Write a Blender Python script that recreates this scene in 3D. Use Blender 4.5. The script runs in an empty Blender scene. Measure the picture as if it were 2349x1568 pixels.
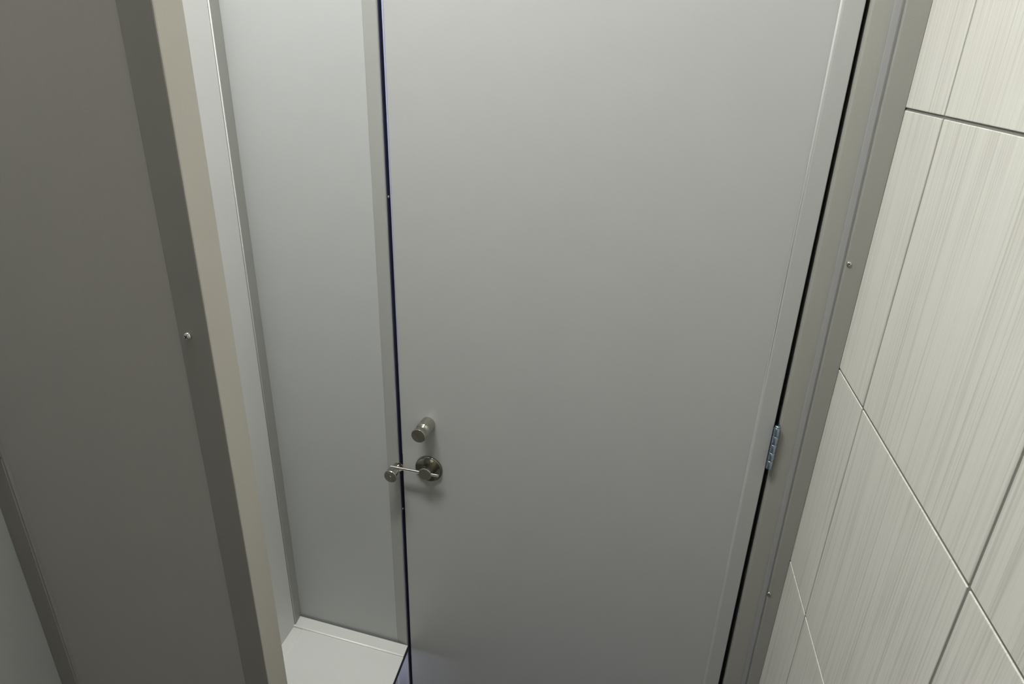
import bpy, bmesh, math, random
from mathutils import Vector, Matrix
random.seed(4)
S = bpy.context.scene
C = S.collection

# ---------------------------------------------------------------- camera
cam_d = bpy.data.cameras.new('camera')
cam_d.sensor_fit = 'HORIZONTAL'
cam_d.sensor_width = 36.0
cam_d.lens = 36.0 * 1519.0 / 2349.0
cam_d.clip_start = 0.01
cam = bpy.data.objects.new('camera', cam_d)
C.objects.link(cam)
cam.matrix_world = Matrix(((0.9589, -0.1396, 0.2469, 0.0),
                           (0.2822, 0.3815, -0.8802, 0.0),
                           (0.0287, 0.9138, 0.4053, 1.68),
                           (0, 0, 0, 1)))
S.camera = cam

# ---------------------------------------------------------------- world, exposure
w = bpy.data.worlds.new('world')
S.world = w
w.use_nodes = True
w.node_tree.nodes['Background'].inputs[0].default_value = (0.8, 0.85, 1.0, 1)
w.node_tree.nodes['Background'].inputs[1].default_value = 0.05
S.view_settings.view_transform = 'Standard'
S.view_settings.look = 'None'
S.view_settings.gamma = 1
S.view_settings.use_curve_mapping = False
S.view_settings.exposure = 1.5

LAMP_POS = (-0.43, 0.40, 2.58)     # ceiling lamp of the cubicle
LAMP_COL = (0.985, 1.0, 0.985)
LAMP_STR = 32.5
HALL_POS = (0.45, 1.60, 2.58)     # unseen cool lamp added outside, for bluish light at the gap
HALL_COL = (0.42, 0.48, 1.0)
HALL_STR = 45.0

# ---------------------------------------------------------------- materials
def nodes_of(name):
    m = bpy.data.materials.new(name)
    m.use_nodes = True
    nt = m.node_tree
    return m, nt, nt.nodes['Principled BSDF']

def paint(name, col, rough=0.42, grain=0.02, bump=0.03, metallic=0.0, spec=0.5):
    """powder-coated sheet: faint grain in colour and a fine orange-peel relief"""
    m, nt, b = nodes_of(name)
    N, L = nt.nodes.new, nt.links.new
    tc = N('ShaderNodeTexCoord')
    n = N('ShaderNodeTexNoise'); n.inputs['Scale'].default_value = 900; n.inputs['Detail'].default_value = 2
    L(tc.outputs['Object'], n.inputs['Vector'])
    n2 = N('ShaderNodeTexNoise'); n2.inputs['Scale'].default_value = 9; n2.inputs['Detail'].default_value = 3
    L(tc.outputs['Object'], n2.inputs['Vector'])
    add = N('ShaderNodeMath'); add.operation = 'MULTIPLY_ADD'; add.inputs[1].default_value = 0.35
    L(n2.outputs['Fac'], add.inputs[0]); L(n.outputs['Fac'], add.inputs[2])
    mr = N('ShaderNodeMapRange')
    mr.inputs['From Min'].default_value = 0.35; mr.inputs['From Max'].default_value = 1.0
    mr.inputs['To Min'].default_value = 1 - grain * 2; mr.inputs['To Max'].default_value = 1 + grain * 2
    L(add.outputs[0], mr.inputs['Value'])
    mx = N('ShaderNodeVectorMath'); mx.operation = 'SCALE'
    mx.inputs[0].default_value = col
    L(mr.outputs[0], mx.inputs['Scale'])
    L(mx.outputs[0], b.inputs['Base Color'])
    bp = N('ShaderNodeBump'); bp.inputs['Strength'].default_value = bump; bp.inputs['Distance'].default_value = 0.001
    L(n.outputs['Fac'], bp.inputs['Height']); L(bp.outputs[0], b.inputs['Normal'])
    b.inputs['Roughness'].default_value = rough
    b.inputs['Metallic'].default_value = metallic
    b.inputs['Specular IOR Level'].default_value = spec
    return m

def metal(name, col, rough, aniso=0.0):
    m, nt, b = nodes_of(name)
    N, L = nt.nodes.new, nt.links.new
    tc = N('ShaderNodeTexCoord')
    n = N('ShaderNodeTexNoise'); n.inputs['Scale'].default_value = 400
    L(tc.outputs['Object'], n.inputs['Vector'])
    mr = N('ShaderNodeMapRange')
    mr.inputs['To Min'].default_value = rough * 0.8; mr.inputs['To Max'].default_value = rough * 1.2
    L(n.outputs['Fac'], mr.inputs['Value']); L(mr.outputs[0], b.inputs['Roughness'])
    b.inputs['Base Color'].default_value = (*col, 1)
    b.inputs['Metallic'].default_value = 1.0
    if aniso:                               # turned on a lathe: highlights run outward from the centre
        b.inputs['Anisotropic'].default_value = aniso; b.inputs['Anisotropic Rotation'].default_value = 0.25
        tg = N('ShaderNodeTangent'); tg.direction_type = 'RADIAL'; tg.axis = 'Y'
        L(tg.outputs[0], b.inputs['Tangent'])
    return m

def tile_mat():
    """off-white porcelain with fine upright combed streaks"""
    m, nt, b = nodes_of('streaked_tile')
    N, L = nt.nodes.new, nt.links.new
    tc = N('ShaderNodeTexCoord'); oi = N('ShaderNodeObjectInfo')
    off = N('ShaderNodeVectorMath'); off.operation = 'SCALE'
    off.inputs[0].default_value = (3.1, 0, 7.7); L(oi.outputs['Random'], off.inputs['Scale'])
    ad = N('ShaderNodeVectorMath'); ad.operation = 'ADD'
    L(tc.outputs['Object'], ad.inputs[0]); L(off.outputs[0], ad.inputs[1])
    def streak(sx, sz, det):
        mp = N('ShaderNodeMapping'); mp.inputs['Scale'].default_value = (sx, 1, sz)
        L(ad.outputs[0], mp.inputs['Vector'])
        n = N('ShaderNodeTexNoise'); n.inputs['Scale'].default_value = 1; n.inputs['Detail'].default_value = det
        n.inputs['Roughness'].default_value = 0.6
        L(mp.outputs[0], n.inputs['Vector']); return n
    a = streak(360, 3.0, 2); c = streak(130, 1.6, 2); d = streak(6, 5, 2)
    m1 = N('ShaderNodeMath'); m1.operation = 'MULTIPLY_ADD'; m1.inputs[1].default_value = 0.6
    L(c.outputs['Fac'], m1.inputs[0]); L(a.outputs['Fac'], m1.inputs[2])
    # streaks stronger in some parts than in others
    m2 = N('ShaderNodeMath'); m2.operation = 'MULTIPLY_ADD'; m2.inputs[1].default_value = 0.25
    L(d.outputs['Fac'], m2.inputs[0]); L(m1.outputs[0], m2.inputs[2])
    cr = N('ShaderNodeValToRGB')
    cr.color_ramp.elements[0].position = 0.72; cr.color_ramp.elements[0].color = (0.52, 0.504, 0.447, 1)
    cr.color_ramp.elements[1].position = 1.08; cr.color_ramp.elements[1].color = (0.655, 0.645, 0.582, 1)
    e = cr.color_ramp.elements.new(0.88); e.color = (0.619, 0.603, 0.541, 1)
    L(m2.outputs[0], cr.inputs[0]); L(cr.outputs[0], b.inputs['Base Color'])
    bp = N('ShaderNodeBump'); bp.inputs['Strength'].default_value = 0.25; bp.inputs['Distance'].default_value = 0.001
    L(m1.outputs[0], bp.inputs['Height']); L(bp.outputs[0], b.inputs['Normal'])
    b.inputs['Roughness'].default_value = 0.5
    return m

def emit(name, col, strength):
    m, nt, b = nodes_of(name)
    b.inputs['Base Color'].default_value = (0.9, 0.9, 0.9, 1)
    b.inputs['Emission Color'].default_value = (*col, 1)
    b.inputs['Emission Strength'].default_value = strength
    return m

GREY = paint('grey_powder_coat', (0.385, 0.388, 0.372))
TRIM = paint('grey_edge_coat', (0.37, 0.372, 0.345))
TAUPE = paint('taupe_powder_coat', (0.36, 0.342, 0.318), 0.5)
TAUPE_T = paint('taupe_edge_coat', (0.235, 0.222, 0.206), 0.5)
GREY_L = paint('pale_grey_coat', (0.34, 0.35, 0.33), 0.33)
PANEL = paint('front_panel_coat', (0.40, 0.408, 0.395))
HIGHLIGHT2 = paint('seam_highlight_coat', (0.52, 0.53, 0.50), 0.38)  # lighter than the sheets: seam highlights put into the colour
STRIP = paint('panel_edge_coat', (0.315, 0.32, 0.295))
LIT_END = paint('lit_end_coat', (0.54, 0.515, 0.46))
POST = paint('warm_grey_coat', (0.295, 0.288, 0.256))
LIP = paint('lip_coat', (0.285, 0.285, 0.282), 0.38)
CHAN = paint('channel_coat', (0.275, 0.267, 0.24), 0.38)
LEDGE = paint('pale_grey_laminate', (0.55, 0.555, 0.525), 0.5)
SHADE = paint('shade_black', (0.012, 0.012, 0.015), 0.6)
GROUT = paint('grey_grout', (0.19, 0.185, 0.165), 0.9, 0.08, 0.3)
TILE = tile_mat()
WHITE = paint('white_plaster', (0.62, 0.61, 0.58), 0.8)
FLOOR = paint('blue_grey_floor', (0.12, 0.12, 0.21), 0.5)
STEEL = metal('brushed_stainless', (0.52, 0.505, 0.45), 0.15, 0.85)
STEEL_D = metal('turned_stainless', (0.24, 0.23, 0.19), 0.24, 0.7)
CHROME = metal('bright_screw', (0.72, 0.70, 0.66), 0.15)
ZINC = metal('blued_zinc', (0.36, 0.44, 0.52), 0.3)
GAP_SHADE = paint('gap_shade_coat', (0.034, 0.036, 0.078), 0.35)
COOL_LIT = paint('cool_light_coat', (0.62, 0.62, 0.67), 0.35)
GAP_LIGHT = paint('gap_light_coat', (0.40, 0.41, 0.58), 0.3)
BLACK = paint('recess_black', (0.01, 0.01, 0.01), 0.5)

# ---------------------------------------------------------------- helpers
def link(o, parent=None, label=None, cat=None, group=None, kind=None):
    C.objects.link(o)
    if parent: o.parent = parent
    if label: o['label'] = label
    if cat: o['category'] = cat
    if group: o['group'] = group
    if kind: o['kind'] = kind
    return o

def empty(name, loc, label, cat, group=None, kind=None):
    o = bpy.data.objects.new(name, None)
    o.location = loc
    o.empty_display_size = 0.05
    return link(o, None, label, cat, group, kind)

def mesh(name, bm, mat, parent=None, smooth=False, bevel=0.0, seg=2, **k):
    bmesh.ops.recalc_face_normals(bm, faces=bm.faces)
    if bevel:
        ed = [e for e in bm.edges if len(e.link_faces) == 2 and e.calc_face_angle(0) > 0.5]
        bmesh.ops.bevel(bm, geom=ed, offset=bevel, segments=seg, profile=0.5, affect='EDGES')
    me = bpy.data.meshes.new(name)
    # parts are written in world metres; keep them so under a moved parent
    if parent:
        p = Vector((0, 0, 0)); q = parent
        while q: p += q.location; q = q.parent
        bmesh.ops.translate(bm, verts=bm.verts, vec=-p)
    bm.to_mesh(me); bm.free()
    me.materials.append(mat)
    if smooth:
        for f in me.polygons: f.use_smooth = True
    return link(bpy.data.objects.new(name, me), parent, **k)

def prism(levels, bm=None):
    """solid between plan outlines given at several heights: [(z, [(x,y),...]), ...]"""
    bm = bm or bmesh.new()
    rings = [[bm.verts.new((x, y, z)) for x, y in pl] for z, pl in levels]
    n = len(rings[0])
    for a, b in zip(rings, rings[1:]):
        for i in range(n):
            bm.faces.new((a[i], a[(i + 1) % n], b[(i + 1) % n], b[i]))
    bm.faces.new(rings[0][::-1]); bm.faces.new(rings[-1])
    return bm

def box(x0, x1, y0, y1, z0, z1, bm=None):
    return prism([(z0, [(x0, y0), (x1, y0), (x1, y1), (x0, y1)]), (z1, [(x0, y0), (x1, y0), (x1, y1), (x0, y1)])], bm)

def lathe(profile, origin, axis=(0, -1, 0), seg=40, bm=None, cap=True):
    """profile [(radius, distance along axis)]"""
    bm = bm or bmesh.new()
    a = Vector(axis).normalized()
    u = a.orthogonal().normalized(); v = a.cross(u)
    o = Vector(origin)
    rings = []
    for r, d in profile:
        if r < 1e-6: rings.append([bm.verts.new(o + a * d)])
        else: rings.append([bm.verts.new(o + a * d + (u * math.cos(t) + v * math.sin(t)) * r)
                            for t in (2 * math.pi * i / seg for i in range(seg))])
    for p, q in zip(rings, rings[1:]):
        for i in range(seg):
            j = (i + 1) % seg
            if len(p) == 1: bm.faces.new((p[0], q[j], q[i]))
            elif len(q) == 1: bm.faces.new((p[i], p[j], q[0]))
            else: bm.faces.new((p[i], p[j], q[j], q[i]))
    if len(rings[0]) > 1: bm.faces.new(rings[0][::-1])
    if len(rings[-1]) > 1: bm.faces.new(rings[-1])
    return bm

def sharpen(o, ang=35):
    for e in o.data.edges: pass
    m = o.modifiers.new('split', 'EDGE_SPLIT'); m.split_angle = math.radians(ang)
    return o

def lin(z, z0, x0, z1, x1):
    return x0 + (x1 - x0) * (z - z0) / (z1 - z0)

def screw(pos, axis, r, parent, name='screw', label=None):
    bm = lathe([(r, -0.0005), (r, 0.0006), (r * 0.92, r * 0.38), (r * 0.7, r * 0.58), (r * 0.4, r * 0.68), (0, r * 0.70)],
               pos, axis, 24)
    o = mesh(name, bm, CHROME, parent, smooth=True, label=label)
    a = Vector(axis).normalized()
    side = a.cross(Vector((0, 0, 1))).normalized(); upv = side.cross(a)
    bm = bmesh.new()
    for d1, d2 in ((side * 0.83 + upv * 0.56, side * -0.56 + upv * 0.83), (side * -0.56 + upv * 0.83, side * 0.83 + upv * 0.56)):
        vs = []
        for dd in (r * 0.3, r * 0.72):
            for su, sv in ((-1, -1), (1, -1), (1, 1), (-1, 1)):
                vs.append(bm.verts.new(Vector(pos) + a * dd + d1 * (su * r * 0.5) + d2 * (sv * r * 0.11)))
        for f in ((0, 1, 2, 3), (4, 5, 6, 7), (0, 1, 5, 4), (1, 2, 6, 5), (2, 3, 7, 6), (3, 0, 4, 7)):
            bm.faces.new([vs[i] for i in f])
    mesh('cross_recess', bm, BLACK, o)
    return o

# ================================================================ THE ROOM
YD = 0.90                                   # front of the cubicle: door and panels
CEIL = 2.62
def wl(y): return -0.7033 + 0.06 * (0.90 - y)        # side wall on the left, slightly splayed
def wr(y): return 0.2078 + 0.0955 * (0.90 - y)       # tiled wall on the right
mesh('floor', box(-2.6, 1.6, -1.0, 2.9, -0.05, 0.0), FLOOR, kind='structure')
mesh('ceiling', box(-2.6, 1.6, -1.0, 2.9, CEIL, CEIL + 0.05), WHITE, kind='structure')
mesh('wall_back', box(-2.6, 1.6, -1.05, -1.0, 0, CEIL), WHITE, kind='structure')
mesh('wall_far', box(-2.6, 1.6, 2.9, 2.95, 0, CEIL), WHITE, kind='structure')
mesh('wall_hall', box(-2.65, -2.6, -1.0, 2.9, 0, CEIL), WHITE, kind='structure')

# ---- tiled wall
ang = math.atan2(-1.0, 0.0955)              # local x runs along the wall towards the viewer
L = math.hypot(1, 0.0955)
wall = bpy.data.objects.new('wall_right', None)
wall.location = (0.2078, 0.90, 0)
wall.rotation_euler = (0, 0, ang)
link(wall, kind='structure')
def raw(name, bm, mat, parent, **k):
    bmesh.ops.recalc_face_normals(bm, faces=bm.faces)
    me = bpy.data.meshes.new(name); bm.to_mesh(me); bm.free(); me.materials.append(mat)
    return link(bpy.data.objects.new(name, me), parent, **k)
# local +y points into the wall's back (away from the cubicle) or front: pick the side facing -x
ux, uy = math.cos(ang), math.sin(ang)
ny = (-uy, ux)                              # local +y in world
sgn = 1 if ny[0] > 0 else -1                # sgn * y goes into the wall
raw('grout_bed', box(-2.0, 1.9, *sorted((sgn * 0.0013, sgn * 0.06)), 0, CEIL), GROUT, wall)
TP, TH, G = 0.2961, 0.3321, 0.0032
bm = box(0, TP - 0.0038, *sorted((0, sgn * 0.009)), 0, TH - G)
bmesh.ops.recalc_face_normals(bm, faces=bm.faces)
bmesh.ops.bevel(bm, geom=list(bm.edges), offset=0.0007, segments=2, profile=0.5, affect='EDGES')
tile_me = bpy.data.meshes.new('tile'); bm.to_mesh(tile_me); bm.free(); tile_me.materials.append(TILE)
zj = 0.9650 - 3 * TH
sj = 0.1116
for c in range(-3, 7):
    for r in range(0, 8):
        z0 = zj + r * TH
        if z0 < -0.05: z0 = zj + r * TH
        o = bpy.data.objects.new('tile', tile_me)
        o.location = (sj - TP + c * TP + 0.0019, sgn * random.uniform(-0.00015, 0.00015), z0 + G / 2)
        link(o, wall)

# ---- side wall on the left: grey sheet with a raised corner strip
def leftslab(y0, y1, z0, z1, t=0.03):
    return prism([(z, [(wl(y0), y0), (wl(y1), y1), (wl(y1) - t, y1), (wl(y0) - t, y0)]) for z in (z0, z1)])
left = mesh('wall_left', leftslab(-1.0, YD, 0.0, 2.1), GREY_L, kind='structure')
LIT_ALC = paint('lit_alcove_coat', (0.61, 0.615, 0.60))  # same wall as wall_left; the stronger light here put into a lighter colour
mesh('lit_alcove_sheet', prism([(z, [(wl(0.44) + 0.0001, 0.44), (wl(0.44) + 0.0010, 0.44), (wl(0.8718) + 0.0010, 0.8718), (wl(0.8718) + 0.0001, 0.8718)]) for z in (0.15, 2.1)]), LIT_ALC, left)
HIGHLIGHT = paint('highlight_coat', (0.86, 0.86, 0.80), 0.34, 0.01, 0.0, 0.0, 0.8)  # near-white: the lamp's highlight line put into the colour
def bead(name, p, q, r, parent, mat=None, seg=10):
    a = Vector(q) - Vector(p)
    return mesh(name, lathe([(r, 0), (r, a.length)], p, a, seg), mat or HIGHLIGHT, parent, smooth=True)
bead('highlight_bead', (wl(0.8735) + 0.0022, 0.8735, 0.56), (wl(0.8735) + 0.0022, 0.8735, 2.1), 0.0010, left, HIGHLIGHT2)
# corner strip: proud towards the viewer, tapering back into the corner
bm = prism([(z, [(wl(0.8725) - 0.001, 0.8725), (wl(0.8725) + 0.0022, 0.8728), (wl(0.8745) + 0.0030, 0.8745), (wl(0.9) + 0.0004, 0.8998), (wl(0.9) - 0.001, 0.8998)]) for z in (0.15, 2.1)])
mesh('corner_strip', bm, STRIP, left)

# ---- narrow front panel between the side wall and the door
ZT = 2.06
LT = 0.5575                                 # top of the ledge
fp = empty('front_panel', (-0.58, YD, 0.15), 'narrow grey metal panel between the left corner and the door, above the ledge', 'panel')
mesh('panel', box(wl(YD) + 0.0004, -0.4772, YD, YD + 0.025, 0.15, ZT), PANEL, fp)
bm = prism([(z, [(-0.4775, YD + 0.0004), (-0.4550, YD - 0.0040), (-0.4538, YD - 0.0036), (-0.4531, YD - 0.002), (-0.4531, YD + 0.025), (-0.4775, YD + 0.025)]) for z in (0.15, ZT)])
mesh('edge_strip', bm, STRIP, fp)
mesh('foot', box(-0.60, -0.56, YD + 0.005, YD + 0.02, 0, 0.151), STEEL, fp)
mesh('cool_light_sheet', box(-0.560, -0.4532, YD - 0.0046, YD - 0.0041, 0.15, LT - 0.012), COOL_LIT, fp, label='lower face of the panel, cool light put in its colour')  # added sheet: cool light below the ledge put in its lavender colour
bead('edge_highlight', (-0.4772, YD - 0.0050, 0.16), (-0.4772, YD - 0.0050, LT - 0.013), 0.0009, fp)
# added dark blue strip: the door gap's shade put in as colour
mesh('gap_shade_strip', box(-0.45305, -0.4519, YD - 0.0015, YD + 0.024, 0.15, ZT), GAP_SHADE, fp, label='dark blue strip painted as shade in the gap')
# tiny screws in the edge beside the door
for z in (1.4716, 0.898):
    screw((-0.4518, YD + 0.002, z), (1, -0.6, 0), 0.0022, fp)

# keeper: turned post with a wider head, the latch bar lies on its stem
KX, KZ = -0.4552, 0.9925
kp = mesh('keeper', lathe([(0.0092, -0.001), (0.0092, 0.0022), (0.0052, 0.0030), (0.0052, 0.0195), (0.0112, 0.0200), (0.0118, 0.0206),
                           (0.0118, 0.0325), (0.0113, 0.0332), (0.0026, 0.0332), (0.0026, 0.0310), (0, 0.0305)], (KX, YD - 0.0015, KZ), seg=48),
          STEEL, fp, smooth=True, label='stainless keeper post for the latch bar')
sharpen(kp)
mesh('set_screw', lathe([(0.0022, 0.030), (0.0022, 0.0318), (0.0010, 0.0322), (0, 0.0322)], (KX, YD - 0.0015, KZ), seg=20), CHROME, kp, smooth=True)

# ---- door
Z0, Z1 = 0.16, 2.03
def xl(z): return lin(z, 1.7335, -0.4459, 0.4425, -0.4481)
def xr(z): return lin(z, 1.74, 0.1424, 0.667, 0.1448)
def xf(z): return lin(z, 1.74, 0.1168, 0.6578, 0.1200)
door = empty('cubicle_door', (0.146, YD, 0.16), 'large plain grey cubicle door with a steel knob and a turn latch', 'door')
mesh('door_leaf', prism([(z, [(xl(z), YD), (xf(z), YD), (xf(z), YD + 0.024), (xl(z), YD + 0.024)]) for z in (Z0, Z1)]), GREY, door, bevel=0.0012)
# added sliver, bluish gap light put in its colour, running out downwards
mesh('gap_light_sliver', prism([(1.02, [(xl(1.02) - 0.0004, YD + 0.0008), (xl(1.02) + 0.0004, YD - 0.0003), (xl(1.02) + 0.0004, YD + 0.004), (xl(1.02) - 0.0004, YD + 0.004)]),
                         (1.9, [(xl(1.9) - 0.0030, YD + 0.0008), (xl(1.9) + 0.0004, YD - 0.0003), (xl(1.9) + 0.0004, YD + 0.004), (xl(1.9) - 0.0030, YD + 0.004)])]), GAP_LIGHT, door, label='sliver on the door edge with gap light in its colour')
# folded edge on the hinge side, its seam stands proud
mesh('edge_fold', prism([(z, [(xf(z) - 0.0012, YD + 0.0005), (xf(z) + 0.0020, YD - 0.0024), (xf(z) + 0.0036, YD - 0.0026), (xr(z) - 0.0008, YD + 0.0004), (xr(z), YD + 0.0012),
                              (xr(z), YD + 0.024), (xf(z) - 0.0008, YD + 0.024)]) for z in (Z0, Z1)]), GREY, door)
mesh('painted_rivet', lathe([(0.0020, -0.001), (0.0019, 0.0003), (0, 0.0008)], (0.1262, YD - 0.0011, 1.1237), seg=20), GREY, door, smooth=True)

# knob
kb = mesh('knob', lathe([(0.0126, -0.001), (0.0126, 0.0215), (0.0118, 0.0222), (0.0112, 0.0224), (0.0122, 0.0228), (0.0124, 0.0236), (0.0110, 0.0262),
                         (0.0098, 0.0285), (0.0095, 0.0310), (0.0100, 0.0335), (0.0114, 0.0352), (0.0121, 0.0362), (0.0124, 0.0368), (0.0124, 0.0424),
                         (0.0118, 0.0430), (0, 0.0430)], (-0.3959, YD, 1.0919), seg=64), STEEL, door, smooth=True, label='cylindrical brushed steel knob with a waisted neck')
sharpen(kb)

# latch: dished rose, hub, bar through the hub
LX, LZ = -0.3963, 1.0008
rose = mesh('latch_rose', lathe([(0.0252, -0.001), (0.0252, 0.0030), (0.0246, 0.0042), (0.0236, 0.0046), (0.0226, 0.0042), (0.0110, 0.0030), (0.0100, 0.0030), (0, 0.0030)],
                                (LX, YD, LZ), seg=64), STEEL_D, door, smooth=True, label='round turned steel latch rose')
sharpen(rose, 50)
mesh('hub', lathe([(0.0118, 0.002), (0.0118, 0.0196), (0.0112, 0.0203), (0, 0.0203)], (LX, YD, LZ), seg=48), STEEL, rose, smooth=True)
bpy.data.objects['hub'].modifiers.new('s', 'EDGE_SPLIT').split_angle = math.radians(35)
bar = mesh('latch_bar', lathe([(0.0018, -0.0004), (0.0027, 0.0004), (0.0027, 0.0898), (0.0018, 0.0906)], (-0.4628, YD - 0.0165, 1.0004), axis=(1, 0, 0.010), seg=24), CHROME, rose, smooth=True)
sharpen(bar)
mesh('set_screw', lathe([(0.0022, 0.0096), (0.0022, 0.0120), (0.0016, 0.0120), (0.0016, 0.0114), (0, 0.0114)], (LX, YD - 0.0140, LZ), axis=(-0.25, 0, 1), seg=16), BLACK, rose, smooth=True)

mesh('set_screw', lathe([(0.0012, 0.0110), (0.0010, 0.0120), (0, 0.0124)], (LX, YD - 0.0140, LZ), axis=(-0.25, 0, 1), seg=16), CHROME, rose, smooth=True)

# hinge in the gap on the right
hg = mesh('hinge', lathe([(0.0021, 0.0), (0.0024, 0.002), (0.0024, 0.0702), (0.0040, 0.0706), (0.0034, 0.0722), (0, 0.0732)], (0.1478, YD - 0.0050, 1.125), axis=(0.0, 0, 1), seg=20),
          ZINC, door, smooth=True, label='blued zinc butt hinge in the gap')
kl = 0.0700 / 5
for i in range(5):
    mesh('knuckle', lathe([(0.0040, 0.0003), (0.0043, 0.0007), (0.0043, kl - 0.0007), (0.0040, kl - 0.0003)], (0.1478, YD - 0.0050, 1.125 + i * kl), axis=(0, 0, 1), seg=20), ZINC, hg, smooth=True)
mesh('leaf', box(0.1488, 0.1499, YD - 0.0005, YD + 0.02, 1.123, 1.199), ZINC, hg, bevel=0.0005)

mesh('seam_highlight', lathe([(0.0017, 0), (0.0016, 0.35), (0.0002, 0.80)], (xf(Z1) + 0.0010, YD - 0.0012, Z1 - 0.002), (xf(1.2) - xf(Z1), 0, 1.2 - Z1), 12), HIGHLIGHT2, door, smooth=True)  # tapers downwards: the fading highlight put into the shape

# ---- hinge post, closing the front between the door and the tiles
def g1(z): return lin(z, 1.74, 0.1474, 0.670, 0.1525)
def c1(z): return lin(z, 1.74, 0.1714, 0.681, 0.1808)
def c2(z): return lin(z, 1.74, 0.1817, 0.684, 0.1890)
TE = 0.2078
post = empty('hinge_post', (0.19, YD, 0.0), 'narrow warm grey post between the hinged door edge and the tiles', 'post')
mesh('post_face', prism([(z, [(g1(z), YD + 0.025), (g1(z), YD + 0.0045), (g1(z) + 0.0012, YD + 0.0018), (g1(z) + 0.0040, YD + 0.0005), (TE - 0.002, YD), (TE - 0.002, YD + 0.025)]) for z in (0.0, 1.3, ZT)]), POST, post)
mesh('gap_light_blocker', box(0.128, 0.172, YD + 0.0265, YD + 0.034, 0.16, ZT), SHADE, post, label='added black strip blocking light behind the hinge gap')  # added to block outside light, so the hinge gap stays black
chan = mesh('wall_channel', prism([(z, [(c2(z) - 0.0003, YD + 0.0006), (c2(z) + 0.0008, YD - 0.0022), (c2(z) + 0.0022, YD - 0.0028), (TE - 0.0006, YD - 0.0028), (TE, YD - 0.0022), (TE, YD + 0.001)]) for z in (0.0, 1.3, ZT)]), CHAN, post)
mesh('rolled_lip', prism([(z, [(c1(z) - 0.0003, YD + 0.001), (c1(z), YD - 0.0020), (c1(z) + 0.0006, YD - 0.0024), (c1(z) * 0.32 + c2(z) * 0.68, YD - 0.0022), (c2(z), YD - 0.0004), (c2(z), YD + 0.001)]) for z in (0.0, 0.6, 1.1, 1.6, ZT)]), LIP, post)
for x, z in ((0.1873, 1.4426), (0.1880, 0.8935), (0.1872, 1.95), (0.1882, 0.35)):
    screw((x + 0.0012, YD - 0.0028, z), (0, -1, 0), 0.0032, chan)

# ---- ledge

def lx(y): return -0.4526 + 0.11 * (0.8995 - y)
ledge = empty('ledge', (-0.57, 0.7, 0.5475), 'pale grey flat ledge in the alcove at the foot of the narrow panel', 'ledge')
YF = 0.452
mesh('ledge_board', prism([(z, [(wl(YF), YF), (lx(YF) , YF), (lx(0.8695), 0.8695), (wl(0.8695), 0.8695)]) for z in (LT - 0.010, LT - 0.0018)]), LEDGE, ledge)
mesh('top_sheet', prism([(LT - 0.0018, [(wl(YF) + 0.028, YF), (lx(YF), YF), (lx(0.8695), 0.8695), (wl(0.8695) + 0.0235, 0.8695)]),
                         (LT - 0.0006, [(wl(YF) + 0.0292, YF), (lx(YF), YF), (lx(0.8695), 0.8695), (wl(0.8695) + 0.0247, 0.8695)])]), LEDGE, ledge)
mesh('back_rim', prism([(LT - 0.010, [(wl(0.8695), 0.8695), (lx(0.8695), 0.8695), (lx(0.8951), 0.8951), (wl(0.8951), 0.8951)]),
                                                (LT + 0.0006, [(wl(0.8695), 0.8695), (lx(0.8695), 0.8695), (lx(0.8951), 0.8951), (wl(0.8951), 0.8951)])]), LEDGE, ledge)
bead('highlight_bead', (wl(0.869) + 0.001, 0.8690, LT + 0.0004), (lx(0.869) - 0.0003, 0.8690, LT + 0.0006), 0.0018, ledge)
bead('highlight_bead', (wl(0.8675) + 0.0240, 0.8675, LT - 0.0008), (wl(YF) + 0.0290, YF, LT - 0.0008), 0.0007, ledge)
mesh('painted_edge_shade', prism([(z, [(lx(YF) + 0.0001, YF), (lx(YF) + 0.0008, YF), (lx(0.8942) + 0.0008, 0.8942), (lx(0.8942) + 0.0001, 0.8942)]) for z in (LT - 0.012, LT - 0.0001)]), SHADE, ledge,
     label='ledge edge with its shade painted black')  # shade on the ledge's side put in as black

strip = mesh('added_glow_strip', box(-0.555, -0.485, 0.800, 0.812, LT - 0.0175, LT - 0.0105), emit('added_cool_glow', (0.72, 0.74, 1.0), 6.0), ledge, label='added cool light source hidden under the ledge')  # added source, none seen there; brightens the lower panel

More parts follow.
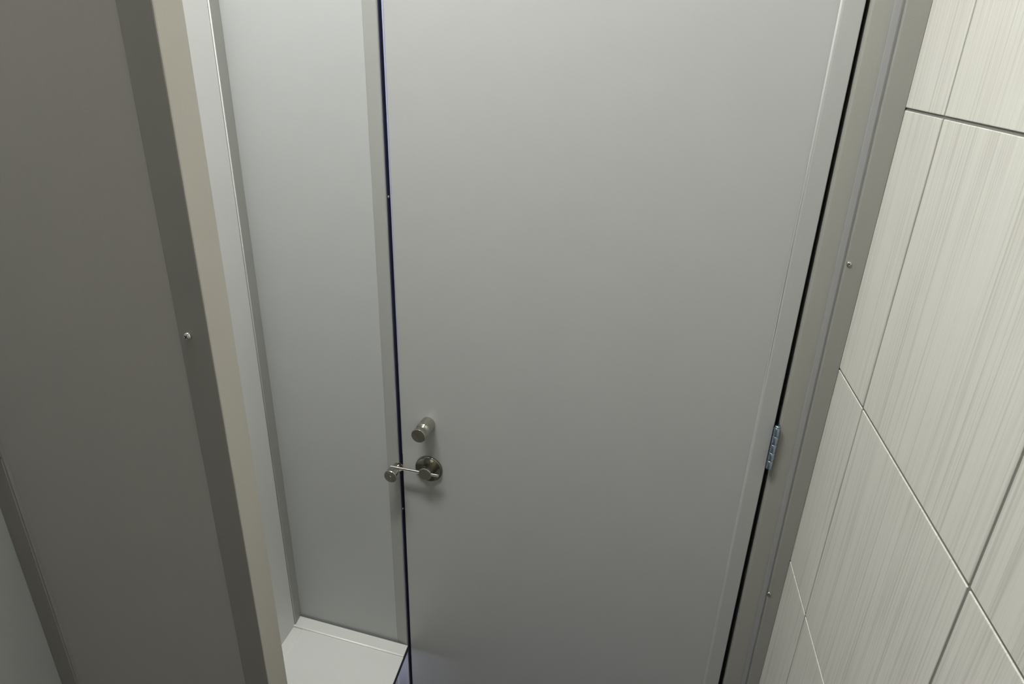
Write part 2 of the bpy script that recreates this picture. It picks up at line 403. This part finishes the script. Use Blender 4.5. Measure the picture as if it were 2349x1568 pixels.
# ---- near taupe screen standing out from the left wall
A = Vector((-0.6732, 0.4025)); B = Vector((-0.3838, 0.4198))
d = (B - A).normalized(); nb = Vector((-d.y, d.x))                 # nb points away from the viewer
def P(s, t): q = A + d * s + nb * t; return (q.x, q.y)
W = (B - A).length
scr = empty('screen_panel', (-0.53, 0.42, 0.16), 'dark taupe screen panel standing out from the left wall, nearest the viewer', 'panel')
mesh('screen_sheet', prism([(z, [P(0.0, 0.0012), P(W - 0.027, 0.0012), P(W - 0.027, 0.031), P(0.0, 0.031)]) for z in (0.16, ZT)]), TAUPE, scr)
mesh('edge_strip', prism([(z, [P(W - 0.0292, 0.0016), P(W - 0.0272, 0.0), P(W - 0.0006, 0.0016), P(W, 0.0024), P(W, 0.014), P(W - 0.0292, 0.014)]) for z in (0.16, ZT)]), TAUPE_T, scr)
mesh('end_cap', prism([(z, [P(W - 0.0285, 0.014), P(W, 0.0022), P(W + 0.0006, 0.003), P(W + 0.0006, 0.0330), P(W - 0.0285, 0.0330)]) for z in (0.16, ZT)]), LIT_END, scr,
     label='end of the screen, side light put in its beige colour')  # side light and warm bounce on the end face put into its colour
ch = mesh('wall_channel', prism([(z, [P(0.0, 0.002), P(0.0, -0.0022), P(0.0225, -0.0022), P(0.0238, -0.0010), P(0.0252, -0.0016), P(0.0265, 0.002)]) for z in (0.16, ZT)]), TAUPE_T, scr)
fn = (-nb.x, -nb.y, 0)
q = P(W - 0.0265 + 0.004, 0.0004); 
screw((-0.4034, 0.4186 + 0.0003, 1.4489), fn, 0.0036, scr)
q = P(0.0205, -0.0022)
screw((q[0], q[1], 1.2835), fn, 0.0030, ch)

# ================================================================ LAMPS
def lamp(name, pos, sx, sy, col, strength, label):
    e = empty(name, (pos[0], pos[1], CEIL - 0.04), label, 'ceiling lamp')
    x, y = pos[0], pos[1]
    t = 0.02
    mesh('lamp_frame', box(x - sx - t, x + sx + t, y - sy - t, y + sy + t, CEIL - 0.025, CEIL - 0.0005), WHITE, e, bevel=0.003)
    mesh('diffuser', box(x - sx, x + sx, y - sy, y + sy, CEIL - 0.035, CEIL - 0.0255), emit(name + '_diffuser', col, strength), e)
lamp('ceiling_lamp', LAMP_POS, 0.26, 0.08, LAMP_COL, LAMP_STR, 'rectangular white ceiling lamp above the cubicle')
lamp('added_hall_lamp', HALL_POS, 0.30, 0.15, HALL_COL, HALL_STR, 'added unseen cool lamp outside beyond the cubicle door')
